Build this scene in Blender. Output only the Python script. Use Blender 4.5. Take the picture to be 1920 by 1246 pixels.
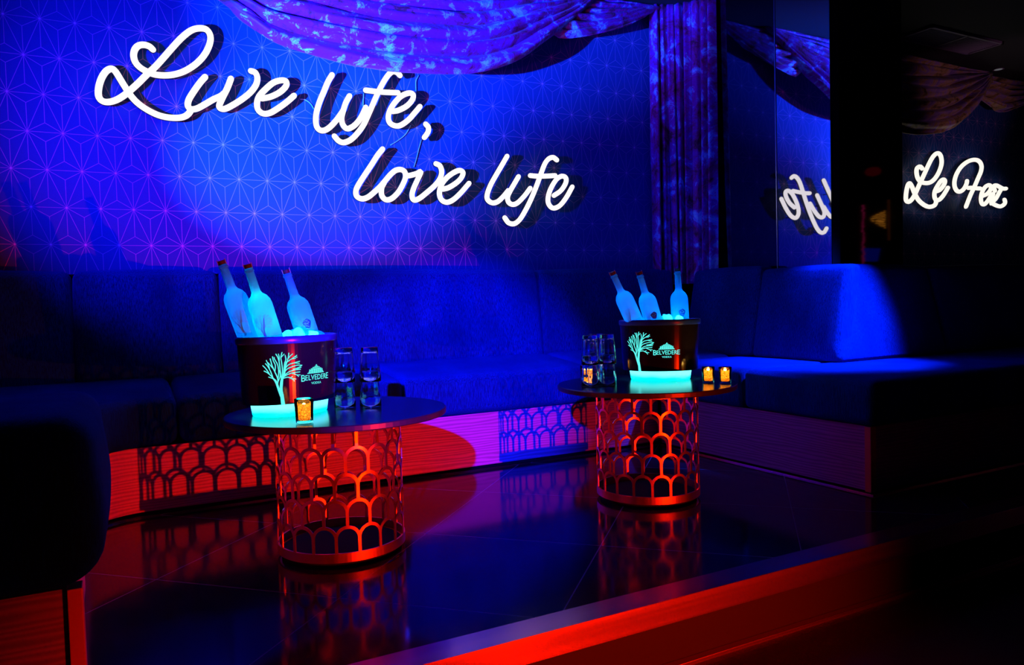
import bpy, bmesh, math, random
from mathutils import Vector, Matrix, noise
for o in list(bpy.data.objects): bpy.data.objects.remove(o)
scn = bpy.context.scene; COL = scn.collection
PI = math.pi; RND = random.Random(7)

# ------------------------------------------------------------ camera
cam_d = bpy.data.cameras.new('camera'); cam = bpy.data.objects.new('camera', cam_d); COL.objects.link(cam)
R_ = Vector((0.88303532, -0.4685294, -0.02699658)); U_ = Vector((0.04199376, 0.02158991, 0.99888458)); F_ = Vector((0.46742394, 0.88318405, -0.03873997))
cam.matrix_world = Matrix(((R_.x, U_.x, -F_.x, 0), (R_.y, U_.y, -F_.y, 0), (R_.z, U_.z, -F_.z, .85), (0, 0, 0, 1)))
cam_d.sensor_width = 36; cam_d.lens = 1413.6/1920*36; cam_d.clip_start = .02
scn.camera = cam
scn.view_settings.view_transform = 'Standard'; scn.view_settings.look = 'None'
scn.view_settings.exposure = 0; scn.view_settings.gamma = 1; scn.view_settings.use_curve_mapping = False
# ------------------------------------------------------------ world, stage lights and added fills
w = bpy.data.worlds.new('world'); scn.world = w; w.use_nodes = True
w.node_tree.nodes['Background'].inputs[0].default_value = (.0005, .0005, .006, 1); w.node_tree.nodes['Background'].inputs[1].default_value = 1
BLUE = (0.0, .022, 1.0)
def lamp(name, kind, loc, tgt, power, col, size=.05, angle=60, blend=.6, label=None):
    d = bpy.data.lights.new(name, kind); d.energy = power; d.color = col
    if kind == 'SPOT': d.spot_size = math.radians(angle); d.spot_blend = blend; d.shadow_soft_size = size
    elif kind == 'POINT': d.shadow_soft_size = size
    elif kind == 'AREA': d.shape = 'DISK'; d.size = size
    o = bpy.data.objects.new(name, d); COL.objects.link(o); o.location = loc
    if tgt is not None: o.rotation_euler = (Vector(tgt)-Vector(loc)).to_track_quat('-Z', 'Y').to_euler()
    return o
KEY = (-.88, 2.55, 1.45); BLUE2 = (0, .014, 1)
lamp('blue_wall_spotlight', 'SPOT', KEY, (.85, 4.2, 1.92), 470, BLUE2, .010, 78, 1)
lamp('blue_hot_spotlight', 'SPOT', KEY, (.98, 4.2, 1.70), 2300, (0, .13, 1), .010, 31, 1)
lamp('blue_drape_fill', 'SPOT', (-.88, 2.57, 1.48), (1.35, 3.95, 2.62), 3400, (0, .085, 1), .01, 40, .9)  # extra cone beside the key lamp, added to brighten the drapes
lamp('blue_seat_spotlight', 'SPOT', (-.55, -.3, 1.55), (1.72, 3.9, .42), 2300, BLUE2, .02, 19.5, .6)
lamp('blue_corner_spotlight', 'SPOT', (3.80, 1.70, 2.78), (3.32, 2.72, .60), 2800, (0, .06, 1), .03, 29, 1)
lamp('red_floor_spotlight', 'SPOT', (2.0, -.86, -.018), (1.0, 2.6, -.14), 760, (1, .012, 0), .012, 54, 1)
lamp('red_wall_fill', 'SPOT', (-1.0, 2.7, 1.35), (.5, 4.2, 1.5), 5, (1, 0, .02), .1, 80, 1)  # added red fill that turns the pattern lines purple, no fixture there
lamp('magenta_drape_fill', 'SPOT', (-.2, 2.5, 1.4), (1.7, 4.0, 2.6), 60, (1, .02, .5), .05, 50, .9)  # added fill giving the swags their magenta, not a lamp of the room
lamp('far_booth_fill', 'SPOT', (6.3, 1.9, 1.5), (6.8, 4.1, 2.62), 16, (1, .45, .75), .05, 42, .8)  # unseen fill added so the far swag and vent show up

# ------------------------------------------------------------ node helpers
def new_mat(name):
    m = bpy.data.materials.new(name); m.use_nodes = True
    nt = m.node_tree; return m, nt, nt.nodes['Principled BSDF']
def setp(b, **k):
    names = dict(col='Base Color', rough='Roughness', metal='Metallic', spec='Specular IOR Level', trans='Transmission Weight', ior='IOR', ec='Emission Color', es='Emission Strength', sheen='Sheen Weight', sheenr='Sheen Roughness', sheent='Sheen Tint', coat='Coat Weight', coatr='Coat Roughness', aniso='Anisotropic')
    for a, v in k.items():
        if a in ('col', 'ec', 'sheent') and len(v) == 3: v = (*v, 1)
        b.inputs[names[a]].default_value = v
def simple(name, **k):
    m, nt, b = new_mat(name); setp(b, **k); return m
def mth(nt, op, a, b=None, clamp=False):
    n = nt.nodes.new('ShaderNodeMath'); n.operation = op; n.use_clamp = clamp
    for i, v in ((0, a), (1, b)):
        if v is None: continue
        if isinstance(v, (int, float)): n.inputs[i].default_value = v
        else: nt.links.new(v, n.inputs[i])
    return n.outputs[0]
def objco(nt, out='Object'):
    return nt.nodes.new('ShaderNodeTexCoord').outputs[out]
def mapping(nt, vec, scale=(1, 1, 1), rot=(0, 0, 0), loc=(0, 0, 0)):
    n = nt.nodes.new('ShaderNodeMapping'); nt.links.new(vec, n.inputs[0])
    n.inputs['Scale'].default_value = scale; n.inputs['Rotation'].default_value = rot; n.inputs['Location'].default_value = loc
    return n.outputs[0]
def noise_n(nt, vec, scale, detail=3, rough=.5, dist=0):
    n = nt.nodes.new('ShaderNodeTexNoise'); nt.links.new(vec, n.inputs['Vector'])
    n.inputs['Scale'].default_value = scale; n.inputs['Detail'].default_value = detail; n.inputs['Roughness'].default_value = rough; n.inputs['Distortion'].default_value = dist
    return n.outputs[0]
def ramp(nt, fac, stops):
    n = nt.nodes.new('ShaderNodeValToRGB'); nt.links.new(fac, n.inputs[0]); e = n.color_ramp.elements
    while len(e) < len(stops): e.new(.5)
    for i, (p, c) in enumerate(stops): e[i].position = p; e[i].color = (*c, 1) if len(c) == 3 else c
    return n.outputs[0]
def mixc(nt, fac, a, b):
    n = nt.nodes.new('ShaderNodeMix'); n.data_type = 'RGBA'
    if isinstance(fac, (int, float)): n.inputs[0].default_value = fac
    else: nt.links.new(fac, n.inputs[0])
    for i, v in ((6, a), (7, b)):
        if isinstance(v, tuple): n.inputs[i].default_value = (*v, 1)
        else: nt.links.new(v, n.inputs[i])
    return n.outputs[2]
def bump(nt, b, h, strength=.3, dist=.01):
    n = nt.nodes.new('ShaderNodeBump'); nt.links.new(h, n.inputs['Height']); n.inputs['Strength'].default_value = strength; n.inputs['Distance'].default_value = dist
    nt.links.new(n.outputs[0], b.inputs['Normal'])
def smooth(nt, v, e0, e1):
    n = nt.nodes.new('ShaderNodeMapRange'); n.interpolation_type = 'SMOOTHSTEP'; nt.links.new(v, n.inputs[0])
    n.inputs[1].default_value = e0; n.inputs[2].default_value = e1; n.inputs[3].default_value = 1; n.inputs[4].default_value = 0
    return n.outputs[0]

# ------------------------------------------------------------ materials
LA = .14415; LH = LA*1.2251; LX0 = -2.687*LA; LZ0 = 1.188
def wallpaper():
    m, nt, b = new_mat('wallpaper'); co = objco(nt)
    s = nt.nodes.new('ShaderNodeSeparateXYZ'); nt.links.new(co, s.inputs[0])
    u = mth(nt, 'DIVIDE', mth(nt, 'SUBTRACT', s.outputs[0], LX0), LA); v = mth(nt, 'DIVIDE', mth(nt, 'SUBTRACT', s.outputs[2], LZ0), LH)
    a = mth(nt, 'SUBTRACT', u, mth(nt, 'MULTIPLY', v, .5))
    fa = mth(nt, 'FRACT', a); fb = mth(nt, 'FRACT', v)
    flip = mth(nt, 'GREATER_THAN', mth(nt, 'ADD', fa, fb), 1)
    def fl(x): # x + flip*(1-2x)
        return mth(nt, 'ADD', x, mth(nt, 'MULTIPLY', flip, mth(nt, 'SUBTRACT', 1, mth(nt, 'MULTIPLY', x, 2))))
    ga, gb = fl(fa), fl(fb)
    x = mth(nt, 'ADD', ga, mth(nt, 'MULTIPLY', gb, .5))
    t = mth(nt, 'SUBTRACT', .5, mth(nt, 'ABSOLUTE', mth(nt, 'SUBTRACT', x, .5)))
    X = mth(nt, 'MULTIPLY', t, LA); Y = mth(nt, 'MULTIPLY', gb, LH)
    def seg_line(dx, dy):  # distance to line through origin with direction dx,dy
        L = math.hypot(dx, dy)
        return mth(nt, 'ABSOLUTE', mth(nt, 'SUBTRACT', mth(nt, 'MULTIPLY', X, dy/L), mth(nt, 'MULTIPLY', Y, dx/L)))
    d1 = Y; d2 = seg_line(.5*LA, LH); d3 = seg_line(.5*LA, .25*LH)
    d4 = mth(nt, 'ADD', mth(nt, 'SUBTRACT', .5*LA, X), mth(nt, 'MULTIPLY', mth(nt, 'MAXIMUM', mth(nt, 'SUBTRACT', .25*LH, Y), 0), 10))
    d = mth(nt, 'MINIMUM', mth(nt, 'MINIMUM', d1, d2), mth(nt, 'MINIMUM', d3, d4))
    r0 = mth(nt, 'SQRT', mth(nt, 'ADD', mth(nt, 'POWER', X, 2), mth(nt, 'POWER', Y, 2)))
    Yc = mth(nt, 'SUBTRACT', LH, Y); Xc = mth(nt, 'SUBTRACT', .5*LA, X)
    r1 = mth(nt, 'SQRT', mth(nt, 'ADD', mth(nt, 'POWER', Xc, 2), mth(nt, 'POWER', Yc, 2)))
    rr = mth(nt, 'MINIMUM', r0, r1)
    n1 = noise_n(nt, co, 3.2, 3)
    line = mth(nt, 'MULTIPLY', smooth(nt, d, .0005, .0018), mth(nt, 'ADD', .10, mth(nt, 'MULTIPLY', n1, .75)))
    dot = smooth(nt, rr, .0010, .0085)
    msk = mth(nt, 'MAXIMUM', line, dot, True)
    grain = noise_n(nt, co, 420, 2)
    base = mixc(nt, grain, (.012, .06, .28), (.018, .10, .42))
    col = mixc(nt, msk, base, (.85, .40, .85))
    nt.links.new(col, b.inputs['Base Color']); setp(b, rough=.5, spec=.25)
    return m
def velvet(name, c0=(.001, .02, .11), c1=(.002, .13, .6)):
    m, nt, b = new_mat(name); co = objco(nt)
    st = noise_n(nt, mapping(nt, co, (260, 260, 26)), 1, 4, .7)
    big = noise_n(nt, mapping(nt, co, (5, 5, 2.6)), 1, 3)
    f = mth(nt, 'MULTIPLY', ramp(nt, st, [(.36, (0, 0, 0)), (.68, (1, 1, 1))]), ramp(nt, big, [(.3, (.25,)*3), (.7, (1,)*3)]))
    nt.links.new(mixc(nt, f, c0, c1), b.inputs['Base Color'])
    setp(b, rough=.75, spec=.05, sheen=.6, sheenr=.4, sheent=(0, .08, 1))
    bump(nt, b, st, .8, .008); return m
def drape_mat(name, gold=False):
    m, nt, b = new_mat(name); co = objco(nt)
    n1 = noise_n(nt, mapping(nt, co, (5, 5, 5)), 1.6, 10, .72, .6)
    n2 = noise_n(nt, co, 3.0, 3)
    if gold:
        c = ramp(nt, n1, [(.36, (.06, .03, .02)), (.47, (.5, .3, .12)), (.54, (.35, .2, .5)), (.66, (.15, .08, .3))])
    else:
        c = ramp(nt, n1, [(.36, (.16, .01, .03)), (.44, (.50, .01, .20)), (.50, (.45, .01, .45)), (.555, (.50, .02, .55)), (.575, (.5, 1, 1)), (.582, (.35, .06, .7)), (.60, (.35, .5, 1)), (.62, (.55, 1, 1)), (.70, (.4, .8, 1))])
    nt.links.new(c, b.inputs['Base Color'])
    setp(b, rough=.55, spec=.35, sheen=.25, sheenr=.35, sheent=(.4, .5, 1)); bump(nt, b, n1, .5, .01)
    return m
def wood_mat():
    m, nt, b = new_mat('oiled_wood'); co = objco(nt)
    wv = nt.nodes.new('ShaderNodeTexWave'); wv.bands_direction = 'Z'; nt.links.new(mapping(nt, co, (.9, .9, 9)), wv.inputs[0])
    wv.inputs['Scale'].default_value = 2.4; wv.inputs['Distortion'].default_value = 14; wv.inputs['Detail'].default_value = 3; wv.inputs['Detail Scale'].default_value = .7
    g = noise_n(nt, mapping(nt, co, (6, 6, 160)), 1, 3)
    f = mth(nt, 'MULTIPLY', wv.outputs['Fac'], mth(nt, 'ADD', .5, mth(nt, 'MULTIPLY', g, .8)), True)
    nt.links.new(mixc(nt, f, (.28, .10, .30), (.52, .18, .50)), b.inputs['Base Color']); setp(b, rough=.5, spec=.3); bump(nt, b, f, .1, .002)
    return m
def tile_mat():
    m, nt, b = new_mat('black_floor_tile'); co = objco(nt)
    s = nt.nodes.new('ShaderNodeSeparateXYZ'); nt.links.new(co, s.inputs[0])
    u = mth(nt, 'MULTIPLY', mth(nt, 'SUBTRACT', s.outputs[0], s.outputs[1]), .70711); v = mth(nt, 'MULTIPLY', mth(nt, 'ADD', s.outputs[0], s.outputs[1]), .70711)
    def ld(x, off, p):
        f = mth(nt, 'FRACT', mth(nt, 'ADD', mth(nt, 'DIVIDE', mth(nt, 'SUBTRACT', x, off), p), .5))
        return mth(nt, 'MULTIPLY', mth(nt, 'ABSOLUTE', mth(nt, 'SUBTRACT', f, .5)), p)
    d = mth(nt, 'MINIMUM', ld(u, .172, .659), ld(v, 1.930, .632))
    g = smooth(nt, d, .0012, .0028)
    n = noise_n(nt, co, 7, 4)
    base = mixc(nt, n, (.008, .008, .012), (.022, .02, .03))
    nt.links.new(mixc(nt, g, base, (.25, .2, .35)), b.inputs['Base Color'])
    rg = nt.nodes.new('ShaderNodeMapRange'); nt.links.new(n, rg.inputs[0]); rg.inputs[3].default_value = .06; rg.inputs[4].default_value = .16
    nt.links.new(rg.outputs[0], b.inputs['Roughness']); setp(b, spec=.5); bump(nt, b, g, -.4, .002)
    return m
def metal_mat(name, col, rough=.3, streak=(2, 60, 60), brushed=False):
    m, nt, b = new_mat(name); n = noise_n(nt, mapping(nt, objco(nt), streak), 1, 3)
    setp(b, col=col, metal=1)
    rg = nt.nodes.new('ShaderNodeMapRange'); nt.links.new(n, rg.inputs[0]); rg.inputs[3].default_value = rough*.7; rg.inputs[4].default_value = rough*1.4
    nt.links.new(rg.outputs[0], b.inputs['Roughness'])
    if brushed: bump(nt, b, n, .9, .0012)
    return m
def frosted(name='frosted_glass'):
    m, nt, b = new_mat(name)
    out = nt.nodes['Material Output']
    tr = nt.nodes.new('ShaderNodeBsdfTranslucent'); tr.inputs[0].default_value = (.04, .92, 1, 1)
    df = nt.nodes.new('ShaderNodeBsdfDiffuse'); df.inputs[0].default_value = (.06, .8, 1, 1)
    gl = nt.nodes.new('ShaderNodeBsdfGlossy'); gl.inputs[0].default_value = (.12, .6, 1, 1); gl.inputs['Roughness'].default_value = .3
    m1 = nt.nodes.new('ShaderNodeMixShader'); m1.inputs[0].default_value = .4
    nt.links.new(tr.outputs[0], m1.inputs[1]); nt.links.new(df.outputs[0], m1.inputs[2])
    lw = nt.nodes.new('ShaderNodeLayerWeight'); lw.inputs[0].default_value = .25
    m2 = nt.nodes.new('ShaderNodeMixShader'); nt.links.new(mth(nt, 'MULTIPLY', lw.outputs['Fresnel'], .5), m2.inputs[0])
    nt.links.new(m1.outputs[0], m2.inputs[1]); nt.links.new(gl.outputs[0], m2.inputs[2]); nt.links.new(m2.outputs[0], out.inputs[0])
    return m
def thin_glass(name, tint=(1, 1, 1), rough=.02):
    m, nt, b = new_mat(name); setp(b, col=tint, rough=rough, trans=1, ior=1.48); return m
def mosaic():
    m, nt, b = new_mat('gold_mosaic_glass'); co = objco(nt)
    v = nt.nodes.new('ShaderNodeTexVoronoi'); v.feature = 'DISTANCE_TO_EDGE'; nt.links.new(co, v.inputs['Vector']); v.inputs['Scale'].default_value = 140
    cell = nt.nodes.new('ShaderNodeTexVoronoi'); nt.links.new(co, cell.inputs['Vector']); cell.inputs['Scale'].default_value = 140
    out = nt.nodes['Material Output']
    tr = nt.nodes.new('ShaderNodeBsdfTranslucent')
    e = smooth(nt, v.outputs['Distance'], .02, .12)
    cc = mixc(nt, cell.outputs['Color'], (1, .42, .04), (1, .75, .15))
    nt.links.new(mixc(nt, e, cc, (.10, .02, .0)), tr.inputs[0])
    m2 = nt.nodes.new('ShaderNodeMixShader'); m2.inputs[0].default_value = .15
    nt.links.new(tr.outputs[0], m2.inputs[1]); nt.links.new(b.outputs[0], m2.inputs[2]); setp(b, col=(.3, .12, .02), rough=.2)
    nt.links.new(m2.outputs[0], out.inputs[0]); return m
def emit(name, col, s):
    m, nt, b = new_mat(name); setp(b, col=(0, 0, 0), rough=.6, spec=0, ec=col, es=s); return m
def glow_plastic():
    m, nt, b = new_mat('glowing_cyan_plastic'); s = nt.nodes.new('ShaderNodeSeparateXYZ'); nt.links.new(objco(nt), s.inputs[0])
    f = mth(nt, 'MULTIPLY', mth(nt, 'SUBTRACT', mth(nt, 'ADD', s.outputs[2], mth(nt, 'MULTIPLY', noise_n(nt, objco(nt), 9, 1), .02)), .022), 60, True)
    nt.links.new(mixc(nt, f, (.0, 1, 1), (.15, 1, .92)), b.inputs['Emission Color']); setp(b, col=(.2, .6, .6), es=1.9, rough=.4); return m
M = dict(wallpaper=wallpaper(), velvet=velvet('dark_blue_velvet'), drape=drape_mat('crushed_velvet_drape'), drape_far=drape_mat('gold_and_purple_crushed_velvet', True), wood=wood_mat(), tile=tile_mat(),
    mirror=simple('mirror', col=(.62, .62, .66), metal=1, rough=.02), dim_mirror=simple('smoked_mirror', col=(.13, .13, .16), metal=1, rough=.04),
    black_glass=simple('black_glass', col=(.09, .09, .10), metal=1, rough=.03), black=simple('black_paint', col=(.006, .006, .008), rough=.6), gap=simple('dark_lining', col=(.002, .002, .003), rough=.9),
    ceiling=simple('dark_ceiling_paint', col=(.02, .02, .022), rough=.8), copper=metal_mat('brushed_copper', (.95, .42, .34), .30, (30, 30, 3)), steel=metal_mat('brushed_step_trim', (.92, .35, .60), .22, (.6, 50, 50)),
    tabletop=simple('black_laminate', col=(.012, .012, .02), rough=.18, spec=.55), edge=simple('black_table_edge', col=(.03, .02, .025), rough=.35, spec=.5),
    bucket=simple('black_gloss_plastic', col=(.010, .008, .016), rough=.12, spec=.4), rim=simple('satin_bucket_rim', col=(.015, .05, .45), rough=.22, spec=.35),
    glow=glow_plastic(), logo=emit('backlit_cyan_logo', (.12, 1, .92), 1.0), frost=frosted(), ice=frosted('ice'), etch=simple('etched_white_glass', col=(.05, .75, 1), rough=.6),
    window=simple('clear_glass_window', col=(.0, .05, .7), rough=.7, spec=.05), cap=simple('cork_red_stopper', col=(.07, .03, .09), rough=.5), capm=simple('clear_pour_spout', col=(.35, .6, .8), rough=.15, spec=.8),
    glass=thin_glass('clear_tumbler_glass'), votive=simple("votive_glass", col=(1,1,1), rough=.03, trans=1, ior=1.15), mosaic=mosaic(), flame=emit('candle_flame', (1, .45, .06), 14), wax=simple('wax', col=(.8, .6, .4), rough=.6),
    neon=emit('neon_flex_white', (1, .93, .95), 1.15), neon_warm=emit('warm_white_neon_flex', (1, .94, .84), 1.05), backing=simple('black_silicone_backing', col=(.01, .01, .012), rough=.5), cable=simple('clear_cable', col=(.35, .6, .9), rough=.3),
    vent=simple('grey_vent_metal', col=(.26, .2, .30), rough=.5), under=simple('step_riser_paint', col=(.010, .005, .007), rough=.6, spec=.2), lower=simple('dark_lower_tile', col=(.01, .009, .012), rough=.25),
    post=simple('varnished_corner_post', col=(.75, .22, .10), rough=.4))

# ------------------------------------------------------------ object helpers
def obj(name, bm, m, parent=None, smooth_=False, loc=None):
    me = bpy.data.meshes.new(name); bmesh.ops.recalc_face_normals(bm, faces=bm.faces[:]); bm.to_mesh(me); bm.free()
    for mm in (m if isinstance(m, (list, tuple)) else [m]): me.materials.append(mm)
    if smooth_:
        for p in me.polygons: p.use_smooth = True
    o = bpy.data.objects.new(name, me); COL.objects.link(o)
    if parent: o.parent = parent
    if loc: o.location = loc
    return o
def tag(o, label=None, cat=None, group=None, kind=None):
    if label: o['label'] = label
    if cat: o['category'] = cat
    if group: o['group'] = group
    if kind: o['kind'] = kind
    return o
def thing(name, label, cat, loc=(0, 0, 0), rz=0, group=None):
    o = bpy.data.objects.new(name, None); o.empty_display_size = .05; COL.objects.link(o); o.location = loc; o.rotation_euler = (0, 0, rz)
    return tag(o, label, cat, group)
def struct(name, bm, m, parent=None): 
    o = obj(name, bm, m, parent)
    if parent is None: o['kind'] = 'structure'
    return o
def box(bm, x0, x1, y0, y1, z0, z1, bev=0):
    r = bmesh.ops.create_cube(bm, size=1); vs = r['verts']
    for v in vs: v.co = Vector(((x0+x1)/2+v.co.x*(x1-x0), (y0+y1)/2+v.co.y*(y1-y0), (z0+z1)/2+v.co.z*(z1-z0)))
    if bev:
        es = list({e for v in vs for e in v.link_edges}); bmesh.ops.bevel(bm, geom=es, offset=bev, segments=2, affect='EDGES', profile=.5)
    return bm
def B(*a, **k): return box(bmesh.new(), *a, **k)
def lathe(bm, prof, n=48, off=(0, 0, 0), sx=1, sy=1):
    rings = []
    for r, z in prof:
        if r < 1e-6: rings.append([bm.verts.new((off[0], off[1], off[2]+z))])
        else: rings.append([bm.verts.new((off[0]+r*sx*math.cos(2*PI*i/n), off[1]+r*sy*math.sin(2*PI*i/n), off[2]+z)) for i in range(n)])
    for a, b in zip(rings, rings[1:]):
        for i in range(n):
            j = (i+1) % n
            if len(a) == 1 and len(b) == 1: continue
            if len(a) == 1: bm.faces.new((a[0], b[j], b[i]))
            elif len(b) == 1: bm.faces.new((a[i], a[j], b[0]))
            else: bm.faces.new((a[i], a[j], b[j], b[i]))
    return bm
def catmull(P, n=6):
    out = []; P = [Vector(p) for p in P]; Q = [2*P[0]-P[1]]+P+[2*P[-1]-P[-2]]
    for i in range(1, len(Q)-2):
        p0, p1, p2, p3 = Q[i-1:i+3]
        for k in range(n):
            t = k/n; out.append(.5*((2*p1)+(p2-p0)*t+(2*p0-5*p1+4*p2-p3)*t*t+(3*p1-p0-3*p2+p3)*t**3))
    return out+[P[-1]]
def tube(bm, pts, r, n=12, up=Vector((0, 1, 0)), caps=True, flat=1.0):
    """round tube along pts; ends closed with rounded caps"""
    pts = [Vector(p) for p in pts]; N = len(pts); T = []
    for i in range(N):
        t = pts[min(i+1, N-1)]-pts[max(i-1, 0)]; T.append(t.normalized() if t.length > 1e-9 else Vector((1, 0, 0)))
    st = []
    if caps: st += [(pts[0]-T[0]*r*math.cos(a), T[0], r*max(math.sin(a), .05)) for a in (0.1, .5, 1.0)]
    st += [(p, t, r) for p, t in zip(pts, T)]
    if caps: st += [(pts[-1]+T[-1]*r*math.cos(a), T[-1], r*max(math.sin(a), .05)) for a in (1.0, .5, .1)]
    prev = None; first = None
    for p, t, rr in st:
        s = t.cross(up)
        s = s.normalized() if s.length > 1e-4 else Vector((1, 0, 0)); b = s.cross(t).normalized()
        ring = [bm.verts.new(p+s*rr*math.cos(2*PI*k/n)+b*rr*flat*math.sin(2*PI*k/n)) for k in range(n)]
        if prev:
            for k in range(n): bm.faces.new((prev[k], prev[(k+1) % n], ring[(k+1) % n], ring[k]))
        else: first = ring
        prev = ring
    bm.faces.new(first[::-1]); bm.faces.new(prev); return bm
def cushion(x0, x1, y0, y1, z0, z1, r=.035, puff=.012, fn=None, n=9):
    """padded block with rounded edges and slightly swollen faces"""
    bm = bmesh.new(); c = Vector(((x0+x1)/2, (y0+y1)/2, (z0+z1)/2)); h = Vector(((x1-x0)/2, (y1-y0)/2, (z1-z0)/2))
    def coords(H):
        e = [-H+r*(1-math.cos(k*PI/8)) for k in range(0, 5)]; mid = [-(H-r)+2*(H-r)*k/n for k in range(1, n)]
        return e+mid+[-x for x in e[::-1]]
    cs = [coords(h.x), coords(h.y), coords(h.z)]
    for ax in range(3):
        a, b_ = [(1, 2), (2, 0), (0, 1)][ax]
        for sg in (-1, 1):
            g = []
            for u in cs[a]:
                row = []
                for v in cs[b_]:
                    p = Vector((0, 0, 0)); p[ax] = sg*h[ax]; p[a] = u; p[b_] = v
                    q = Vector([max(-(h[i]-r), min(h[i]-r, p[i])) for i in range(3)]); d = p-q
                    pf = puff*(1-(u/h[a])**2)*(1-(v/h[b_])**2)
                    p = q+d.normalized()*r; p[ax] += sg*pf
                    row.append(bm.verts.new(p))
                g.append(row)
            for i in range(len(g)-1):
                for j in range(len(g[0])-1):
                    f = (g[i][j], g[i+1][j], g[i+1][j+1], g[i][j+1]); bm.faces.new(f if sg > 0 else f[::-1])
    bmesh.ops.remove_doubles(bm, verts=bm.verts[:], dist=1e-5)
    for v in bm.verts:
        v.co += c
        if fn: v.co = Vector(fn(v.co))
    return bm

# ------------------------------------------------------------ room shell
YW = 4.2075; CEIL = 2.84; XM = 3.61
struct('wall_back', B(-2.5, 10.5, YW, YW+.12, -.02, CEIL), M['wallpaper'])
struct('wall_front', B(-6, 16, -3.62, -3.5, -.25, 3.4), M['black'])
struct('wall_left', B(-2.62, -2.5, -3.5, YW+.12, -.25, CEIL), M['black'])
struct('ceiling', B(-2.6, 10.5, -3.5, YW+.1, CEIL, CEIL+.1), M['ceiling'])
struct('floor', B(-2.5, 10.5, 1.74, YW, -.04, 0), M['tile'])
struct('floor_lower', B(-6, 16, -3.5, 1.70, -.24, -.20), M['lower'])
# stage step: capped metal nosing over a painted riser
nose = bmesh.new(); box(nose, -2.5, 10.5, 1.66, 1.75, -.004, .003, .0012); box(nose, -2.5, 10.5, 1.655, 1.663, -.068, .003, .0012)
struct('trim_1', nose, M['steel'])
rz = bmesh.new(); box(rz, -2.5, 10.5, 1.672, 1.76, -.20, -.0045)
struct('trim_2', rz, M['under'])
struct('trim_3', B(-2.5, 10.5, 1.645, 1.672, -.2005, -.186, .002), M['steel'])
# mirrored pillar between the two booths
struct('wall_right', B(XM+.0065, 4.24, 2.9365, YW, 0, CEIL), M['black'])
mp = bmesh.new(); box(mp, XM, XM+.006, 2.93, 3.318, .9, CEIL); o = obj('mirror_panel', mp, M['mirror'])
tag(o, 'tall mirror panel on the pillar side, reflecting the white script sign', 'mirror')
o = obj('mirror_panel', B(XM+.001, XM+.006, 3.325, YW, .9, CEIL), M['dim_mirror']); tag(o, 'smoked mirror panel between velvet curtain and clearer mirror', 'mirror')
o = obj('glass_panel', B(XM+.08, 4.24, 2.93, 2.936, .9, CEIL), M['black_glass']); tag(o, 'dark reflective glass front of the pillar, between the mirror and the words Le Fez', 'glass panel')
struct('trim_4', B(XM-.004, XM+.002, 3.318, 3.325, .9, CEIL), simple('mirror_bead', col=(.5, .5, .6), metal=1, rough=.3))

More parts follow.
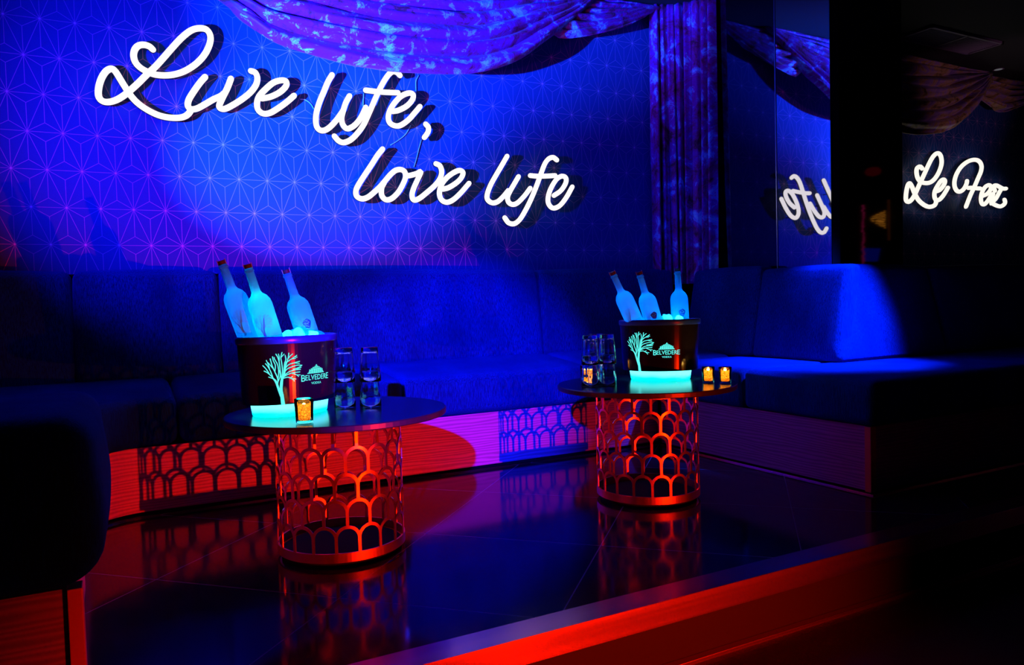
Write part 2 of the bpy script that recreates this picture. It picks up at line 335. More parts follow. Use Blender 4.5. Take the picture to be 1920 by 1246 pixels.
# ------------------------------------------------------------ neon script signs
STROKES = {"Live":[[[0.2319,2.1486],[0.2175,2.161],[0.1941,2.1656],[0.1703,2.1586],[0.1531,2.1383],[0.146,2.1084],[0.1523,2.077],[0.1718,2.0536],[0.2006,2.0377],[0.2358,2.0268],[0.2839,2.0279],[0.333,2.0401],[0.3832,2.0659],[0.4347,2.1087],[0.4746,2.1605],[0.499,2.2173],[0.5006,2.2578],[0.4826,2.282],[0.448,2.2823],[0.4098,2.2649],[0.3649,2.2222],[0.3198,2.1668],[0.2751,2.1086],[0.2372,2.0615],[0.1999,2.0214],[0.1628,1.9783],[0.1292,1.9424],[0.096,1.91],[0.0604,1.8839],[0.0257,1.8709],[0.0004,1.8747],[-0.0128,1.8955],[-0.0112,1.9336],[0.002,1.9794],[0.0233,2.0167],[0.0467,2.0322],[0.0633,2.0214],[0.082,1.9885],[0.1034,1.9492],[0.1251,1.913],[0.1529,1.8803],[0.1929,1.8518],[0.2397,1.8301],[0.2876,1.8213],[0.3365,1.8238],[0.3677,1.8352],[0.3871,1.8537],[0.3959,1.8725]],[[0.4685,2.0412],[0.4433,2.0096],[0.41,1.9592],[0.3865,1.9168],[0.3822,1.8865],[0.3972,1.8726],[0.4256,1.8793],[0.4644,1.9045],[0.5036,1.932],[0.5397,1.9526],[0.5564,1.9679]],[[0.5932,2.0467],[0.5737,1.9969],[0.5491,1.9468],[0.5313,1.9044],[0.5372,1.8893],[0.5598,1.8902],[0.5998,1.9145],[0.6472,1.95],[0.6885,1.9887],[0.7169,2.0297],[0.7249,2.0652],[0.7159,2.0917],[0.6947,2.0982]],[[0.7445,1.9613],[0.7892,1.9749],[0.8384,2.0045],[0.8709,2.0397],[0.8719,2.0644],[0.8477,2.0673],[0.8058,2.05],[0.7633,2.0105],[0.7315,1.9724],[0.7186,1.9365],[0.722,1.9022],[0.7449,1.8835],[0.7791,1.8881],[0.8212,1.9152],[0.8712,1.9552],[0.9111,1.9931]]],"life":[[[1.121,2.1271],[1.0965,2.086],[1.0716,2.0292],[1.0469,1.9727],[1.029,1.9171],[1.0228,1.8716],[1.0283,1.8361],[1.048,1.8198],[1.0732,1.8241],[1.1015,1.8446],[1.1351,1.8816],[1.162,1.9181],[1.1767,1.94]],[[1.2148,2.0224],[1.1923,1.9826],[1.1741,1.9307],[1.1657,1.8934],[1.1716,1.862],[1.1919,1.8417],[1.2181,1.8499],[1.2473,1.8731],[1.2773,1.9126],[1.3056,1.9684]],[[1.5138,2.1704],[1.4968,2.1849],[1.4719,2.1867],[1.449,2.1699],[1.4206,2.1316],[1.3893,2.0768],[1.3578,2.013],[1.3264,1.9449],[1.2902,1.8722],[1.2501,1.818],[1.2109,1.7804],[1.1727,1.7638],[1.145,1.7708],[1.1227,1.7941]],[[1.309,2.0645],[1.3548,2.0638],[1.4035,2.0643],[1.4529,2.0672],[1.4978,2.0705]],[[1.4616,1.9613],[1.4994,1.9715],[1.5508,2.0016],[1.5852,2.0407],[1.5897,2.0697],[1.5635,2.0755],[1.5173,2.0527],[1.4758,2.0107],[1.4469,1.9656],[1.4357,1.927],[1.4444,1.8948],[1.4763,1.8811],[1.5116,1.8888],[1.5583,1.9238],[1.6007,1.9706],[1.6301,2.0045]],[[1.663,1.9066],[1.678,1.891],[1.6772,1.8668],[1.6635,1.844],[1.6516,1.8296]]],"love":[[[1.3952,1.7432],[1.3637,1.7049],[1.3268,1.6497],[1.285,1.5899],[1.2487,1.5355],[1.2328,1.5015],[1.2366,1.4707],[1.2656,1.4576],[1.3005,1.4686],[1.3364,1.4966],[1.3726,1.5296],[1.4042,1.565],[1.4359,1.6006],[1.4675,1.6267],[1.4987,1.6344],[1.5217,1.6249],[1.5286,1.5984],[1.517,1.5634],[1.484,1.508],[1.4415,1.4672],[1.4055,1.4584],[1.382,1.4817],[1.3825,1.5228],[1.3988,1.555]],[[1.5312,1.5995],[1.5601,1.605],[1.5973,1.6169],[1.6231,1.6283],[1.6014,1.5826],[1.576,1.5319],[1.5641,1.4919],[1.5737,1.4637],[1.6084,1.474],[1.6575,1.5109],[1.7074,1.5531],[1.7413,1.5949],[1.7547,1.6358],[1.7438,1.6703],[1.7198,1.6813]],[[1.7557,1.5344],[1.7944,1.5447],[1.8453,1.5751],[1.8798,1.6073],[1.892,1.6386],[1.87,1.651],[1.8305,1.6351],[1.7853,1.6023],[1.7511,1.5603],[1.7359,1.5144],[1.7455,1.4746],[1.7778,1.4582],[1.8197,1.4725],[1.8712,1.5153],[1.9295,1.5767]]],"life2":[[[2.1934,1.7559],[2.157,1.7006],[2.1168,1.6406],[2.0768,1.5778],[2.0508,1.5193],[2.0513,1.4856],[2.0809,1.4665],[2.1193,1.4748],[2.1587,1.507],[2.1947,1.546]],[[2.2701,1.6354],[2.2388,1.5892],[2.2061,1.5397],[2.1895,1.5048],[2.1963,1.4744],[2.2232,1.4617],[2.2589,1.4733],[2.3076,1.5167],[2.3513,1.5671]],[[2.5526,1.7566],[2.5257,1.771],[2.4924,1.7597],[2.4628,1.7263],[2.4324,1.6617],[2.3976,1.5832],[2.3549,1.4978],[2.3128,1.4269],[2.2715,1.3704],[2.2313,1.3431],[2.1925,1.3476],[2.1663,1.3777]],[[2.3553,1.647],[2.3995,1.6459],[2.4646,1.6495],[2.5373,1.6569]],[[2.5253,1.5301],[2.5779,1.5635],[2.6145,1.6114],[2.618,1.645],[2.5889,1.6562],[2.5465,1.6327],[2.5035,1.5742],[2.4812,1.517],[2.4841,1.4749],[2.5163,1.4493],[2.5668,1.4673],[2.6187,1.5227],[2.6647,1.5911]]],"Le":[[[6.2848,1.925],[6.2608,1.9387],[6.2326,1.9345],[6.2084,1.913],[6.2064,1.8778],[6.2237,1.8386],[6.2636,1.8105],[6.3283,1.8012],[6.402,1.8125],[6.4684,1.8517],[6.523,1.911],[6.5571,1.9797],[6.5533,2.0359],[6.5285,2.0675],[6.4868,2.0682],[6.4369,2.0358],[6.387,1.9793],[6.3292,1.8999],[6.2799,1.8315],[6.231,1.7636],[6.1904,1.7065],[6.1501,1.6597],[6.1023,1.6303],[6.0631,1.6412],[6.0596,1.6808],[6.072,1.7361],[6.092,1.7768],[6.1158,1.787],[6.1432,1.7594],[6.1745,1.7108],[6.2219,1.6576],[6.286,1.6197],[6.3591,1.5981],[6.4249,1.602],[6.4665,1.6214],[6.4792,1.6526]],[[6.4882,1.7375],[6.5343,1.7525],[6.585,1.7909],[6.6064,1.8281],[6.5897,1.8453],[6.5517,1.833],[6.5011,1.7868],[6.4591,1.7337],[6.4546,1.6875],[6.4793,1.6603],[6.5168,1.6618],[6.5674,1.6922],[6.6185,1.7409],[6.6485,1.7759]]],"Fez":[[[6.9336,1.8501],[6.9219,1.8179],[6.882,1.7738],[6.8249,1.7491],[6.7772,1.7585],[6.7472,1.7936],[6.7475,1.8457],[6.7825,1.9102],[6.8526,1.977],[6.9497,2.0277],[7.0479,2.0499],[7.1201,2.0412],[7.1562,2.0008],[7.1468,1.9467],[7.1011,1.8801],[7.0466,1.8028],[6.9835,1.7202],[6.9163,1.617]],[[6.9554,1.7889],[7.0197,1.7935],[7.0826,1.7912],[7.137,1.7921]],[[7.1777,1.7258],[7.2468,1.7477],[7.2979,1.7878],[7.3027,1.8205],[7.2656,1.8295],[7.2102,1.8052],[7.1642,1.7548],[7.1457,1.7003],[7.1591,1.658],[7.2003,1.6487],[7.2558,1.6832],[7.3023,1.7284],[7.3397,1.7517],[7.3209,1.7075],[7.3114,1.661]],[[7.3698,1.7802],[7.354,1.8067],[7.3587,1.8286],[7.3963,1.8332],[7.4435,1.8218],[7.5005,1.8081],[7.5484,1.8104]],[[7.4719,1.8013],[7.4338,1.7613],[7.3865,1.7102],[7.3301,1.6699],[7.3862,1.6475],[7.4619,1.6393],[7.5192,1.6606],[7.5337,1.6832],[7.5241,1.7048]]],"cables":[[[0.956,1.992],[0.9819,1.9917],[1.0102,1.9743],[1.0322,1.9387]],[[1.6496,2.2018],[1.6318,2.1658],[1.6299,2.1099],[1.6244,2.0474]],[[1.3136,2.0612],[1.3089,2.0158],[1.3073,1.9707]],[[1.5898,1.905],[1.555,1.8496],[1.5047,1.8087],[1.4617,1.781]],[[1.6536,1.8263],[1.635,1.7688],[1.6162,1.7053],[1.6015,1.6639]]]}
def sign(key, label, r=.0155, m='neon', shell=.06):
    st = STROKES[key]; cx = sum(p[0] for s in st for p in s)/sum(len(s) for s in st); cz = min(p[1] for s in st for p in s)
    t = thing('neon_sign', label, 'neon sign', (cx, YW-shell, cz))
    for s in st:
        P = catmull([(x-cx, 0, z-cz) for x, z in s], 5)
        bm = bmesh.new(); tube(bm, P, r, 12); o = obj('neon_tube', bm, M[m], t, True)
        bm = bmesh.new(); tube(bm, [p+Vector((0, .0145, 0)) for p in P], r*1.03, 10, flat=.55); obj('backing', bm, M['backing'], t, True)
        for k in (len(P)//5, len(P)*4//5):
            bm = tube(bmesh.new(), [P[k]+Vector((0, .02, 0)), P[k]+Vector((0, shell-.001, 0))], .0035, 6, up=Vector((0, 0, 1)), caps=False)
            obj('wall_standoff', bm, M['backing'], t)
    return t
sign('Live', 'large white neon word Live at the upper left of the wall')
sign('life', 'white neon word life with a comma, just right of the word Live')
sign('love', 'white neon word love in the lower line of the wall sign')
sign('life2', 'white neon word life ending the lower line of the wall sign')
sign('Le', 'small warm white neon word Le beyond the mirrored pillar', .0185, 'neon_warm', .05)
sign('Fez', 'small warm white neon word Fez, rightmost on the far wall', .0185, 'neon_warm', .05)
CL = ['short thin cable arching between neon words Live and life', 'thin cable dropping from the drape behind the upper neon word life', 'short thin cable hanging inside the upper neon word life', 'thin cable curving down from upper life to the l of love', 'thin cable hanging from the neon comma down to the word love']
for s, l in zip(STROKES['cables'], CL):
    bm = bmesh.new(); tube(bm, catmull([(x, YW-.006, z) for x, z in s], 5), .0028, 8, caps=False); tag(obj('sign_cable', bm, M['cable'], None, True), l, 'cable')

# ------------------------------------------------------------ drapery
def interp(P, u):
    """piecewise smooth curve, P list of (x,z), u in 0..1 by index"""
    C = catmull([(p[0], p[1], 0) for p in P], 12); f = u*(len(C)-1); i = min(int(f), len(C)-2); return C[i].lerp(C[i+1], f-i)
def swag(name, bottom, xl, xr, ytop, bulge, label, m, seed, ztop=CEIL-.004, nf=8, nu=170, nv=170, parent=None, amp=.055):
    bm = bmesh.new(); g = []
    for j in range(nv+1):
        v = j/nv; row = []
        for i in range(nu+1):
            u = i/nu; b = interp(bottom, u); top = Vector((xl+(xr-xl)*u, ztop, 0))
            e = v**.92; x = top.x+(b.x-top.x)*v; z = top.y+(b.y-top.y)*e
            sag = math.sin(PI*min(max(u, 0), 1))**.6
            w_ = noise.noise(Vector((u*2.3+seed, v*4.2, seed)))*.9+noise.noise(Vector((u*6+seed, v*9, seed+4)))*.25
            ph = 2*PI*nf*(v**.85)+w_*3.6+(u-.5)*2.0
            fold = (abs(math.sin(ph/2))**.8-.55)*(.6+.7*noise.noise(Vector((u*2.2, v*5, seed+9)))+.25)+.22*noise.noise(Vector((u*5, v*24+3*math.sin(u*3), seed)))*1.5
            y = ytop-bulge*math.sin(PI*v*.62+.12)*sag-amp*fold*(.45+.85*sag)-.006*noise.noise(Vector((u*30, v*22, seed)))
            z += -.012*fold*sag*(1-v)
            row.append(bm.verts.new((x, min(y, YW-.02), z)))
        g.append(row)
    for j in range(nv):
        for i in range(nu): bm.faces.new((g[j][i], g[j][i+1], g[j+1][i+1], g[j+1][i]))
    # rolled hem: carry the lower edge back under so the cloth has thickness
    o = obj(name, bm, m, parent, True)
    sm = o.modifiers.new('thick', 'SOLIDIFY'); sm.thickness = .008; sm.offset = 1
    return tag(o, label, 'drape') if label else o
s1 = [(-.35, 2.84), (.10, 2.66), (.42, 2.47), (.573, 2.372), (.67, 2.296), (.795, 2.209), (1.008, 2.170), (1.234, 2.146), (1.473, 2.142), (1.793, 2.170), (1.997, 2.216), (2.212, 2.31), (2.4, 2.445), (2.535, 2.544), (2.72, 2.69), (2.86, 2.84)]
swag('drape_swag', s1, -.35, 2.86, 4.10, .13, 'wide sagging crushed velvet swag above the neon words, the largest drape', M['drape'], 3.1)
s2 = [(2.36, 2.84), (2.42, 2.66), (2.547, 2.52), (2.704, 2.53), (3.038, 2.635), (3.30, 2.78), (3.42, 2.84)]
swag('drape_swag', s2, 2.36, 3.42, 4.14, .07, 'small crushed velvet swag between the large swag and the hanging curtain', M['drape'], 8.4, nf=6, nu=70, nv=70)
def curtain(name, path, z0, z1, label, m, seed, folds=8, amp=.05, nv=60, nu=150):
    bm = bmesh.new(); g = []; C = catmull([(x, y, 0) for x, y in path], 20)
    for j in range(nv+1):
        v = j/nv; row = []
        for i in range(nu+1):
            u = i/nu; f = u*(len(C)-1); k = min(int(f), len(C)-2); p = C[k].lerp(C[k+1], f-k); t = (C[k+1]-C[k]).normalized(); nn = Vector((t.y, -t.x, 0))
            w_ = noise.noise(Vector((u*3+seed, v*.7, seed)))*1.6
            a = math.sin(2*PI*folds*u+w_)+.35*math.sin(2*PI*folds*2.3*u+v*1.5+w_)
            q = p+nn*(-amp*a*(.55+.45*v))+t*(.012*math.cos(2*PI*folds*u+w_)); q.z = z1+(z0-z1)*v
            q.x = min(q.x, XM-.012); q.y = min(q.y, YW-.012)
            row.append(bm.verts.new(q))
        g.append(row)
    for j in range(nv):
        for i in range(nu): bm.faces.new((g[j][i], g[j][i+1], g[j+1][i+1], g[j+1][i]))
    o = obj(name, bm, m, None, True); sm = o.modifiers.new('thick', 'SOLIDIFY'); sm.thickness = .005; return tag(o, label, 'curtain')
curtain('velvet_curtain', [(3.30, 4.13), (3.40, 4.08), (3.48, 4.02), (3.54, 3.92), (3.575, 3.80)], .95, CEIL-.002, 'tall hanging crushed velvet curtain in the corner beside the mirrors', M['drape'], 2.2)
s3 = [(5.0, 2.83), (5.25, 2.45), (5.55, 2.22), (5.792, 2.164), (6.128, 2.182), (6.498, 2.258), (6.808, 2.447), (7.05, 2.65), (7.2, 2.83)]
swag('drape_swag', s3, 5.0, 7.2, 4.10, .12, 'dim gold and purple swag above the small neon words Le Fez', M['drape_far'], 5.5, nf=7, nu=90, nv=80)
s4 = [(6.70, 2.83), (6.80, 2.62), (6.969, 2.556), (7.299, 2.494), (7.557, 2.553), (8.0, 2.7), (8.3, 2.83)]
swag('drape_swag', s4, 6.70, 8.3, 4.13, .08, 'dim gold and purple swag at the right edge of the photo', M['drape_far'], 9.5, nf=5, nu=70, nv=60)

# ------------------------------------------------------------ ceiling vent and downlight
t = thing('ceiling_vent', 'square slatted air vent in the ceiling above the far booth', 'vent', (5.95, 3.69, CEIL-.02))
bm = bmesh.new()
for a in ((-.46, .46, -.145, -.125), (-.46, .46, .125, .145), (-.46, -.44, -.145, .145), (.44, .46, -.145, .145), (-.01, .01, -.145, .145)): box(bm, a[0], a[1], a[2], a[3], 0, .02)
obj('vent_frame', bm, M['vent'], t)
bm = bmesh.new()
for k in range(15): y = -.117+k*.0168; box(bm, -.44, .44, y-.0025, y+.0025, .004, .016)
obj('slat', bm, M['vent'], t)
t = thing('ceiling_downlight', 'small round downlight in the dark ceiling at the upper right', 'ceiling light', (7.15, 4.0, CEIL-.006))
obj('trim_ring', lathe(bmesh.new(), [(.035, .006), (.045, .004), (.045, 0), (.034, 0), (.035, .006)], 24), M['vent'], t)
obj('lens', lathe(bmesh.new(), [(0, .002), (.033, .002), (.033, .006), (0, .006)], 24), emit('dim_lamp_lens', (.6, .6, .65), .15), t)

# ------------------------------------------------------------ banquettes
SB = .29
def lean(y_or_x, axis, sgn, z0, z1, amt):
    def f(p):
        q = list(p); q[axis] += sgn*amt*(p.z-z0)/(z1-z0); return q
    return f
# main run along the patterned wall
t = thing('banquette', 'long dark velvet banquette along the patterned wall, its curved wooden base at the left', 'bench', (1.2, 3.85, 0))
def P(name, bm, m, sm=True):
    for v in bm.verts: v.co -= t.location
    return obj(name, bm, m, t, sm)
def base_path(pts, y_back, z0, z1):
    """wood fascia following plan points, closed behind"""
    bm = bmesh.new(); th = .02
    for (a, b) in zip(pts, pts[1:]):
        a, b = Vector((*a, 0)), Vector((*b, 0)); d = (b-a).normalized(); n = Vector((-d.y, d.x, 0))*th
        vs = [bm.verts.new((p.x, p.y, z)) for z in (z0, z1) for p in (a, b, b+n, a+n)]
        for f in ((0, 1, 2, 3), (7, 6, 5, 4), (0, 4, 5, 1), (1, 5, 6, 2), (2, 6, 7, 3), (3, 7, 4, 0)): bm.faces.new([vs[i] for i in f])
    return bm
arc = [(-.12+.22-.22*math.cos(a), 3.27+.22*math.sin(a)) for a in [PI/2*k/12 for k in range(13)]]
path = [(-.12, 2.7)]+arc+[(2.80, 3.49)]
P('wooden_base', base_path(path, 0, .020, SB), M['wood'], False)
P('recessed_plinth', base_path([(x+(-.02 if x < 0 else 0), y+.025) for x, y in path[:-1]]+[(2.83, 3.515)], 0, 0, .020), M['gap'], False)
P('floor_bead', base_path([(x, y-.012) for x, y in path[3:]], 0, 0, .006), M['steel'], False)
def seat_fn(p):
    q = p.copy()
    if p.z > .4: q.z += .045*max(0, min(1, (p.y-3.49)/.45))
    return q
for x0, x1 in ((.235, 1.235), (1.245, 2.33), (2.34, 2.80), (2.81, 3.38)):
    P('seat_cushion', cushion(x0, x1, 3.475, 4.06, SB+.002, .495, .04, .008, seat_fn), M['velvet'])
# left seat end, curved front edge
def curved_seat():
    bm = cushion(-1.3, .225, 3.475, 4.06, SB+.002, .495, .04, .006, None, 14)
    for v in bm.verts:
        c = v.co
        if c.z > .4: c.z += .045*max(0, min(1, (c.y-3.49)/.45))
        if c.x < .12:
            k = min(1, (.12-c.x)/.25); c.y -= .27*k*k*max(0, (4.06-c.y)/.585)
    return bm
P('seat_cushion', curved_seat(), M['velvet'])
def back_fn(p): q = p.copy(); q.y += .07*(p.z-.5)/.55; return q
for x0, x1 in ((-1.2, -.165), (-.155, .475), (.485, 2.335), (2.345, 3.40)):
    P('back_cushion', cushion(x0, x1, 3.975, 4.11, .50, 1.052, .035, .012, back_fn, 12), M['velvet'])
P('back_board', B(-1.25, 3.58, 4.185, 4.2065, 0, 1.045), M['gap'], False)
P('seat_box', B(.1, 3.4, 3.62, 4.15, .0, SB-.001), M['gap'], False)
# run beside the mirrors, wrapping round the front of the pillar
t = thing('banquette', 'dark velvet corner banquette wrapping the mirrored pillar, lit blue on its seat', 'bench', (3.6, 2.6, 0))
fas = bmesh.new(); box(fas, 2.80, 2.82, 2.10, 3.46, .015, SB); box(fas, 2.82, 9.0, 2.085, 2.105, .015, SB); P('wooden_base', fas, M['wood'], False)
P('recessed_plinth', B(2.815, 9.0, 2.10, 3.45, 0, .015), M['gap'], False)
fb = bmesh.new(); box(fb, 2.79, 2.797, 2.075, 3.46, 0, .006); box(fb, 2.79, 9.0, 2.070, 2.077, 0, .006); P('floor_bead', fb, M['steel'], False)
P('corner_post', B(2.788, 2.822, 2.078, 2.108, .012, SB, .002), M['post'], False)
def post_fn(p): return p
P('seat_cushion', cushion(2.775, 4.30, 2.055, 2.79, SB+.002, .487, .035, .006, None, 12), M['velvet'])
P('seat_cushion', cushion(4.31, 6.2, 2.055, 2.79, SB+.002, .487, .035, .006, None, 12), M['velvet'])
P('seat_cushion', cushion(2.775, 3.50, 2.80, 3.468, SB+.002, .487, .03, .006), M['velvet'])
P('seat_box', B(2.85, 3.58, 2.2, 3.60, .03, SB-.001), M['gap'], False)
def side_fn(p): q = p.copy(); q.x += .10*(p.z-.49)/.53; return q
P('back_cushion', cushion(3.375, 3.50, 3.335, 3.93, .492, 1.035, .03, .01, side_fn, 10), M['velvet'])
P('back_cushion', cushion(3.375, 3.50, 2.72, 3.325, .492, 1.012, .03, .008, side_fn, 10), M['velvet'])
def front_fn(p):
    q = p.copy(); q.y += .13*(p.z-.49)/.52
    if p.x < 3.9: q.x += .13*(p.z-.49)/.52*(3.9-p.x)/.5
    return q
P('back_cushion', cushion(3.375, 4.30, 2.685, 2.80, .49, 1.006, .03, .015, front_fn, 12), M['velvet'])
P('back_cushion', cushion(4.31, 6.2, 2.685, 2.80, .49, 1.006, .03, .012, front_fn, 12), M['velvet'])
P('back_board', B(4.25, 8.9, 2.94, 2.96, 0, .98), M['gap'], False)
P('back_cushion', cushion(6.21, 8.9, 2.685, 2.80, .49, 1.006, .03, .012, front_fn, 12), M['velvet'])
P('seat_cushion', cushion(6.21, 8.9, 2.055, 2.79, SB+.002, .487, .035, .006, None, 12), M['velvet'])
# left foreground end
t = thing('banquette', 'near end of the left banquette, tall cushion over wood, in the lower left foreground', 'bench', (-.5, 2.2, 0))
P('wooden_base', B(-1.5, -.108, 1.80, 2.66, 0, .285), M['wood'], False)
P('corner_post', B(-.106, -.078, 1.787, 1.84, 0, .285, .002), M['post'], False)
P('seat_cushion', cushion(-1.5, -.032, 1.755, 2.70, .287, .645, .06, .012, lambda p: Vector((p.x-.02*max(0, (p.z-.45)/.2)-.03*max(0, (.40-p.z)/.11)**2, p.y, p.z-.035*max(0, p.y-1.9))), 12), M['velvet'])
P('arm_cushion', cushion(-1.5, -.18, 2.72, 3.17, .287, .50, .05, .008, None, 8), M['velvet'])

# ------------------------------------------------------------ cocktail tables
def make_table(name, label, loc, group):
    t = thing(name, label, 'table', loc, 0, group)
    bm = lathe(bmesh.new(), [(0, .492-.022), (.377, .470), (.380, .473), (.380, .488), (.377, .4915), (0, .4915)], 96)
    for f in bm.faces:
        if f.calc_center_median().z < .4914: f.material_index = 1
    o = obj('table_top', bm, [M['tabletop'], M['edge']], t, False)
    R = .219; nA = 18; wA = 2*PI*R/nA; th = .004; hw = .0052
    bm = bmesh.new()
    def ribbon(pts, hw=hw):
        pr = None
        for k, (s, z) in enumerate(pts):
            a = pts[max(k-1, 0)]; b = pts[min(k+1, len(pts)-1)]; d = Vector((b[0]-a[0], b[1]-a[1])).normalized(); n = Vector((-d.y, d.x))*hw
            q = []
            for sg, rr in ((1, R), (-1, R), (-1, R-th), (1, R-th)):
                ss = (s+n.x*sg)/R; q.append(bm.verts.new((rr*math.cos(ss), rr*math.sin(ss), z+n.y*sg)))
            if pr:
                for i in range(4): bm.faces.new((pr[i], pr[(i+1) % 4], q[(i+1) % 4], q[i]))
            pr = q
    ph = .0865; z0 = .047
    for row in range(5):
        zb = z0+row*ph; crown = zb+ph
        off = (row % 2)*wA/2; r_ = wA/2
        for k in range(nA):
            cx = k*wA+off
            arcp = [(cx-r_*math.cos(a), crown-r_+r_*math.sin(a)) for a in [PI*j/12 for j in range(13)]]
            ribbon([(cx-r_, zb-.004), (cx-r_, (zb+crown-r_)/2)]+arcp)
    lat = obj('arch_lattice', bm, M['copper'], t)
    obj('bottom_ring', lathe(bmesh.new(), [(R-.005, .018), (R+.0015, .018), (R+.0015, .049), (R-.005, .049), (R-.005, .018)], 96), M['copper'], t, False)
    obj('top_ring', lathe(bmesh.new(), [(R-.005, .448), (R+.0015, .448), (R+.0015, .4695), (R-.005, .4695), (R-.005, .448)], 96), M['copper'], t, False)
    obj('plinth', lathe(bmesh.new(), [(0, .0), (R-.012, .0), (R-.012, .020), (0, .020)], 64), M['gap'], t, False)
    return t
T1 = (.689, 2.63, 0); T2 = (2.023, 2.60, 0)
tb = make_table('cocktail_table', 'round black table on a red-lit copper arch lattice drum, nearer and left', T1, 'lattice drum cocktail tables')
def dup(root, loc, rz=None, label=None):
    r = root.copy(); COL.objects.link(r); r.location = loc
    if rz is not None: r.rotation_euler = (0, 0, rz)
    if label: r['label'] = label
    for ch in list(root.children):
        c = ch.copy(); COL.objects.link(c); c.parent = r
        for g in ch.children: d = g.copy(); COL.objects.link(d); d.parent = c
    return r
dup(tb, T2, .12, 'round black table on a copper arch lattice drum, farther right beside the corner seat')
TZ = .4915

# ------------------------------------------------------------ ice buckets
EA, EB = .178, .125; GA, GB = .138, .108
def ell_pt(s, k=1.0):
    """arclength s along the front of the bucket (front faces -Y), returns x,y,nx,ny"""
    a = 0; step = .0008; phi = -PI/2; sg = 1 if s > 0 else -1; L = 0
    while L < abs(s):
        dx, dy = -EA*k*math.sin(phi), EB*k*math.cos(phi); phi += sg*step/math.hypot(dx, dy); L += step
    x, y = EA*k*math.cos(phi), EB*k*math.sin(phi); n = Vector((math.cos(phi)/EA, math.sin(phi)/EB)).normalized(); return x, y, n.x, n.y
_tab = [ell_pt(-.22+.44*i/220, .97) for i in range(221)]
def tk(z): return .935+.065*(z-.045)/.225
def wrap(s, z, lift):
    f = (s+.22)/.44*220; i = max(0, min(219, int(f))); a, b = _tab[i], _tab[i+1]; t_ = f-i
    x, y, nx, ny = [a[k]+(b[k]-a[k])*t_ for k in range(4)]; k = tk(z)/.97; return Vector((x*k+nx*lift, y*k+ny*lift, z))
TREE = [([(347, 930), (338, 820), (330, 750), (337, 680), (346, 620), (372, 560), (388, 500), (398, 440), (408, 400)], [46, 40, 36, 34, 30, 22, 18, 15, 13]),
 ([(330, 830), (303, 740), (287, 680), (268, 630), (240, 595)], [28, 27, 26, 24, 16]),
 ([(255, 610), (220, 565), (180, 525), (140, 502)], 13), ([(202, 540), (168, 480), (130, 435)], 12), ([(240, 585), (218, 510), (190, 450), (163, 412)], 12), ([(207, 480), (196, 425), (176, 372)], 12),
 ([(290, 680), (298, 610), (272, 530), (242, 450), (222, 355)], 14), ([(250, 480), (222, 440), (195, 402)], 11), ([(268, 520), (277, 440), (258, 385), (250, 330)], 12), ([(298, 620), (312, 520), (302, 430), (272, 365), (270, 340)], 12),
 ([(342, 640), (332, 520), (326, 430), (312, 350), (288, 300)], 13), ([(322, 410), (326, 345), (318, 300)], 11), ([(345, 620), (358, 520), (352, 420), (346, 345), (363, 283)], 13), ([(350, 345), (388, 305)], 10),
 ([(372, 540), (384, 430), (402, 375), (395, 320)], 12), ([(388, 480), (412, 410), (430, 350), (440, 295)], 12), ([(425, 370), (455, 335), (487, 310)], 11), ([(410, 410), (460, 378), (505, 352), (540, 330)], 12), ([(475, 372), (525, 370)], 10), ([(505, 352), (545, 356)], 10),
 ([(385, 490), (430, 442), (490, 425), (575, 408)], 12), ([(500, 424), (572, 436)], 10), ([(368, 550), (410, 495), (470, 470), (540, 455), (602, 460)], 12), ([(480, 500), (545, 488), (598, 462)], 11), ([(372, 575), (430, 530), (500, 512), (582, 510)], 12), ([(520, 508), (592, 484)], 10),
 ([(362, 590), (420, 560), (480, 545), (575, 540)], 12), ([(470, 548), (530, 574), (577, 577)], 11), ([(530, 574), (556, 600)], 10), ([(360, 605), (420, 595), (480, 628), (495, 652)], 12), ([(450, 612), (522, 625)], 10), ([(240, 600), (190, 578)], 11), ([(445, 605), (475, 588)], 9), ([(300, 640), (330, 560), (305, 470)], 11)]
def px(x, y): return ((x-677)/3702, .045+(925-y)/3702)
def strokes(bm, wrapf, lift, sc=1.0, base=(0, 0), th=.0015):
    for pts, wd in TREE:
        C = catmull([(p[0], p[1], 0) for p in pts], 4); n = len(C); W_ = wd if isinstance(wd, list) else [wd*1.0, wd*.85]
        pr = None
        for k, c in enumerate(C):
            a = C[max(k-1, 0)]; b = C[min(k+1, n-1)]; d = (b-a).normalized(); f = k/(n-1)*(len(W_)-1); i = min(int(f), len(W_)-2); hw = (W_[i]+(W_[i+1]-W_[i])*(f-i))/2*1.05
            q = []
            for sg in (1, -1):
                s, z = px(c.x-d.y*hw*sg, c.y+d.x*hw*sg)
                q.append(bm.verts.new(wrapf(base[0]+s*sc, base[1]+z*sc, lift)))
            if pr: bm.faces.new((pr[0], pr[1], q[1], q[0]))
            pr = q
    return bm
def rect(bm, x0, x1, y0, y1, x0t=None, x1t=None, lift=.0012, n=10):
    x0t = x0 if x0t is None else x0t; x1t = x1 if x1t is None else x1t; pr = None
    for k in range(n+1):
        f = k/n; a = px(x0+(x1-x0)*f, y1); b = px(x0t+(x1t-x0t)*f, y0)
        q = (bm.verts.new(wrap(a[0], a[1], lift)), bm.verts.new(wrap(b[0], b[1], lift)))
        if pr: bm.faces.new((pr[0], q[0], q[1], pr[1]))
        pr = q
